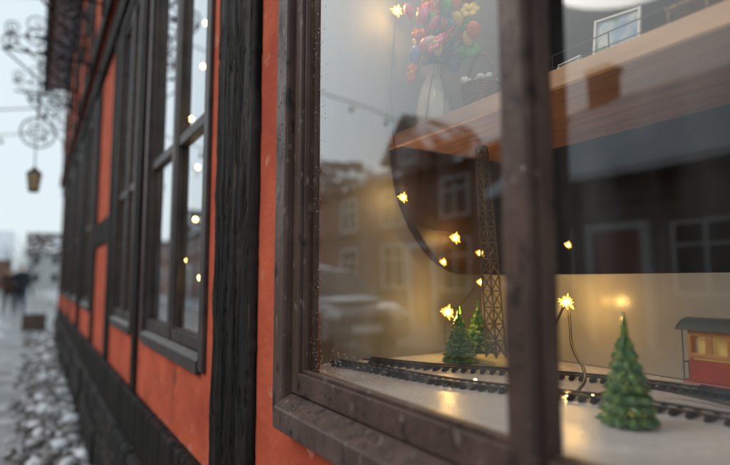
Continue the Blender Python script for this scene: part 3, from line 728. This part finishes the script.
def car(xc,yf,L=4.2,W=1.78):
    C=empty('parked_car',(xc,yf+L/2,0))
    low=[(0,.32),(0.02,.62),(.10,.80),(.35,.90),(1.05,1.0),(L-.12,1.02),(L-.02,.75),(L,.34),(L-.3,.26),(.3,.24)]
    b=MB()
    secs=[(-W/2,.10,.86),(-W/2+.05,.02,.97),(-W/2+.2,0,1.0),(W/2-.2,0,1.0),(W/2-.05,.02,.97),(W/2,.10,.86)]
    vs=[];fs=[];n=len(low)
    for sx,ins,zs in secs:
        for (yy,zz) in low:
            t=yy/L; y2=yy+ins*(1-2*t)*1.6; vs.append((xc+sx,yf+y2,.26+(zz-.26)*zs))
    for i in range(len(secs)-1):
        for j in range(n): fs.append((i*n+j,i*n+(j+1)%n,(i+1)*n+(j+1)%n,(i+1)*n+j))
    fs.append(tuple(range(n))); fs.append(tuple(range(len(vs)-1,len(vs)-n-1,-1)))
    b.add(vs,fs); b.build('body','carpaint',C,bevel=.03)
    def ring(y0,y1,w,z): return [(xc-w,yf+y0,z),(xc+w,yf+y0,z),(xc+w,yf+y1,z),(xc-w,yf+y1,z)]
    gh=MB(); r1=ring(1.0,L-.15,W/2-.06,.97); r2=ring(1.72,L-.55,W/2-.22,1.46); gh.add(r1+r2,[(0,1,5,4),(1,2,6,5),(2,3,7,6),(3,0,4,7),(4,5,6,7)]); gh.build('windows','carglass',C,bevel=.04)
    rf=MB(); r1=ring(1.68,L-.5,W/2-.20,1.455); r2=ring(1.82,L-.65,W/2-.27,1.50); rf.add(r1+r2,[(0,3,2,1),(0,1,5,4),(1,2,6,5),(2,3,7,6),(3,0,4,7),(4,5,6,7)]); rf.build('roof','carpaint',C,bevel=.02)
    pil=MB()
    for s in(-1,1):
        pil.tube([(xc+s*(W/2-.055),yf+.98,.96),(xc+s*(W/2-.205),yf+1.72,1.47)],.035,6)
        pil.tube([(xc+s*(W/2-.055),yf+2.5,.96),(xc+s*(W/2-.205),yf+2.45,1.47)],.035,6)
        pil.tube([(xc+s*(W/2-.055),yf+L-.15,.96),(xc+s*(W/2-.205),yf+L-.55,1.47)],.05,6)
        pil.ball((xc+s*(W/2+.08),yf+1.25,1.02),(.10,.06,.07),10,6)
    pil.build('pillars_and_mirrors','carpaint',C,smooth=True)
    s=MB(); s.ball((xc,yf+2.72,1.50),(W/2-.24,.98,.09),20,8); s.ball((xc,yf+.6,.93),(W/2-.25,.42,.06),16,6); s.build('snow_on_roof','snow',C,smooth=True)
    wh=MB()
    hub=MB()
    for yy in(.75,L-.8):
        for s in(-1,1):
            xx=xc+s*(W/2-.10)
            wh.prism([(yf+yy+.32*math.cos(a*math.pi/14),.30+.32*math.sin(a*math.pi/14)) for a in range(28)],'x',xx-.11,xx+.11)
            hub.prism([(yf+yy+.19*math.cos(a*math.pi/5),.30+.19*math.sin(a*math.pi/5)) for a in range(10)],'x',xx+s*.111,xx+s*.12)
    wh.build('tyres','black',C,bevel=.02); hub.build('hubcaps','lamp',C)
    l=MB()
    for s in(-1,1): l.ball((xc+s*(W/2-.27),yf+.07,.70),(.20,.08,.085),14,8)
    l.build('headlamps','lamp',C,smooth=True)
    MB().box((xc-.45,yf-.012,.56),(xc+.45,yf+.06,.70)).build('grille','black',C,bevel=.01)
    MB().box((xc-.7,yf-.008,.30),(xc+.7,yf+.06,.42)).build('air_intake','black',C,bevel=.01)
    MB().box((xc-.26,yf-.03,.43),(xc+.26,yf-.001,.54)).build('number_plate','plate',C,bevel=.004)
car(-4.1,7.3)

def person(x,y,h,rot,coat,leg):
    P=empty('pedestrian',(x,y,.06)); k=h/1.75
    V=[(0,0,.95,.15,.11),(0,0,1.15,.135,.10),(0,0,1.36,.17,.11),(0,0,1.49,.06,.06),(0,-.015,1.58,.075,.085),(0,-.01,1.68,.078,.09),(0,0,1.74,.04,.05)]
    Ed=[(0,1),(1,2),(2,3),(3,4),(4,5),(5,6)]
    for s in(-1,1):
        o=len(V); V+=[(s*.19,0,1.42,.065,.065),(s*.26,.06,1.16,.052,.052),(s*.20,-.07,1.0,.042,.042),(s*.155,-.10,.95,.045,.04)]
        Ed+=[(2,o),(o,o+1),(o+1,o+2),(o+2,o+3)]
        o=len(V); f=.16*s
        V+=[(s*.09,-.02*s,.86,.10,.10),(s*.10,-f*.6-.02,.50,.065,.07),(s*.10,-f*.9+.05,.14,.045,.05),(s*.10,-f*.9+.03,.05,.045,.045),(s*.11,-f*.9-.14,.035,.04,.03)]
        Ed+=[(0,o),(o,o+1),(o+1,o+2),(o+2,o+3),(o+3,o+4)]
    c,sn_=math.cos(rot),math.sin(rot)
    me=bpy.data.meshes.new('tmp'); me.from_pydata([(k*(a*c-b*sn_),k*(a*sn_+b*c),k*z) for a,b,z,_,_ in V],Ed,[])
    ob=bpy.data.objects.new('tmp',me); scene.collection.objects.link(ob)
    sm=ob.modifiers.new('s','SKIN'); sm.use_smooth_shade=True
    for i,(a,b,z,r1,r2) in enumerate(V):
        me.skin_vertices[0].data[i].radius=(r1*k,r2*k)
    me.skin_vertices[0].data[0].use_root=True
    ss=ob.modifiers.new('ss','SUBSURF'); ss.levels=2; ss.render_levels=2
    dg=bpy.context.evaluated_depsgraph_get(); m2=bpy.data.meshes.new_from_object(ob.evaluated_get(dg)); bpy.data.objects.remove(ob)
    m2.materials.clear()
    for q in (coat,leg,'skin','hair','black'): m2.materials.append(M[q])
    for p in m2.polygons:
        z=p.center.z/k; yl=(-p.center.x*sn_+p.center.y*c)/k
        p.material_index=4 if z<.09 else 1 if z<.84 else 0 if z<1.49 else (3 if (z>1.67 or yl>.01) else 2)
        p.use_smooth=True
    o=bpy.data.objects.new('body',m2); o.location=(x,y,.06); scene.collection.objects.link(o); o.parent=P; o.matrix_parent_inverse=Matrix.Translation(-P.location)
    cm=MB(); cm.rev((x,y,.06),[(.19*k,.72*k),(.185*k,.95*k),(.15*k,1.12*k),(.17*k,1.32*k),(.12*k,1.45*k),(.07*k,1.50*k),(.085*k,1.53*k)],20,mod=lambda a,j:1-.28*abs(math.sin(a))); cm.build('coat_skirt',coat,P,smooth=True)
person(-.85,22.5,1.78,0,'coat','jeans'); person(-1.22,22.9,1.66,.2,'coat2','coat'); person(-1.0,34,1.75,3.1,'coat','coat')

# ---------------------------------------------------------------- light
wd=bpy.data.worlds.new('World'); scene.world=wd; wd.use_nodes=True; N=wd.node_tree.nodes; L=wd.node_tree.links
bg=N['Background']; sky=N.new('ShaderNodeTexSky'); sky.sky_type='NISHITA'; sky.sun_disc=False
sky.sun_elevation=R(38); sky.sun_rotation=R(-60); sky.air_density=1.0; sky.dust_density=4
mx=N.new('ShaderNodeMixRGB'); mx.inputs['Fac'].default_value=.85; L.new(sky.outputs[0],mx.inputs['Color1']); mx.inputs['Color2'].default_value=(6.8,7.8,8.2,1)
L.new(mx.outputs[0],bg.inputs['Color']); bg.inputs['Strength'].default_value=.124
sl=bpy.data.lights.new('sun','SUN'); sl.energy=.8; sl.angle=R(25); sl.color=(1,.95,.88)
so=bpy.data.objects.new('sun',sl); scene.collection.objects.link(so)
az=R(-60); d=Vector((math.sin(az)*math.cos(R(38)),math.cos(az)*math.cos(R(38)),math.sin(R(38))))
so.rotation_euler=(-d).to_track_quat('-Z','Y').to_euler()
cd=bpy.data.cameras.new('camera'); cd.sensor_width=36; cd.lens=26; cd.clip_start=.01; cd.clip_end=3000
cd.dof.use_dof=True; cd.dof.focus_distance=1.15; cd.dof.aperture_fstop=1.45
co=bpy.data.objects.new('camera',cd); co.location=(-.45,0,E); co.rotation_euler=(R(95.15),0,R(-31.95)); scene.collection.objects.link(co); scene.camera=co
scene.view_settings.view_transform='Standard'; scene.view_settings.look='None'; scene.view_settings.exposure=0
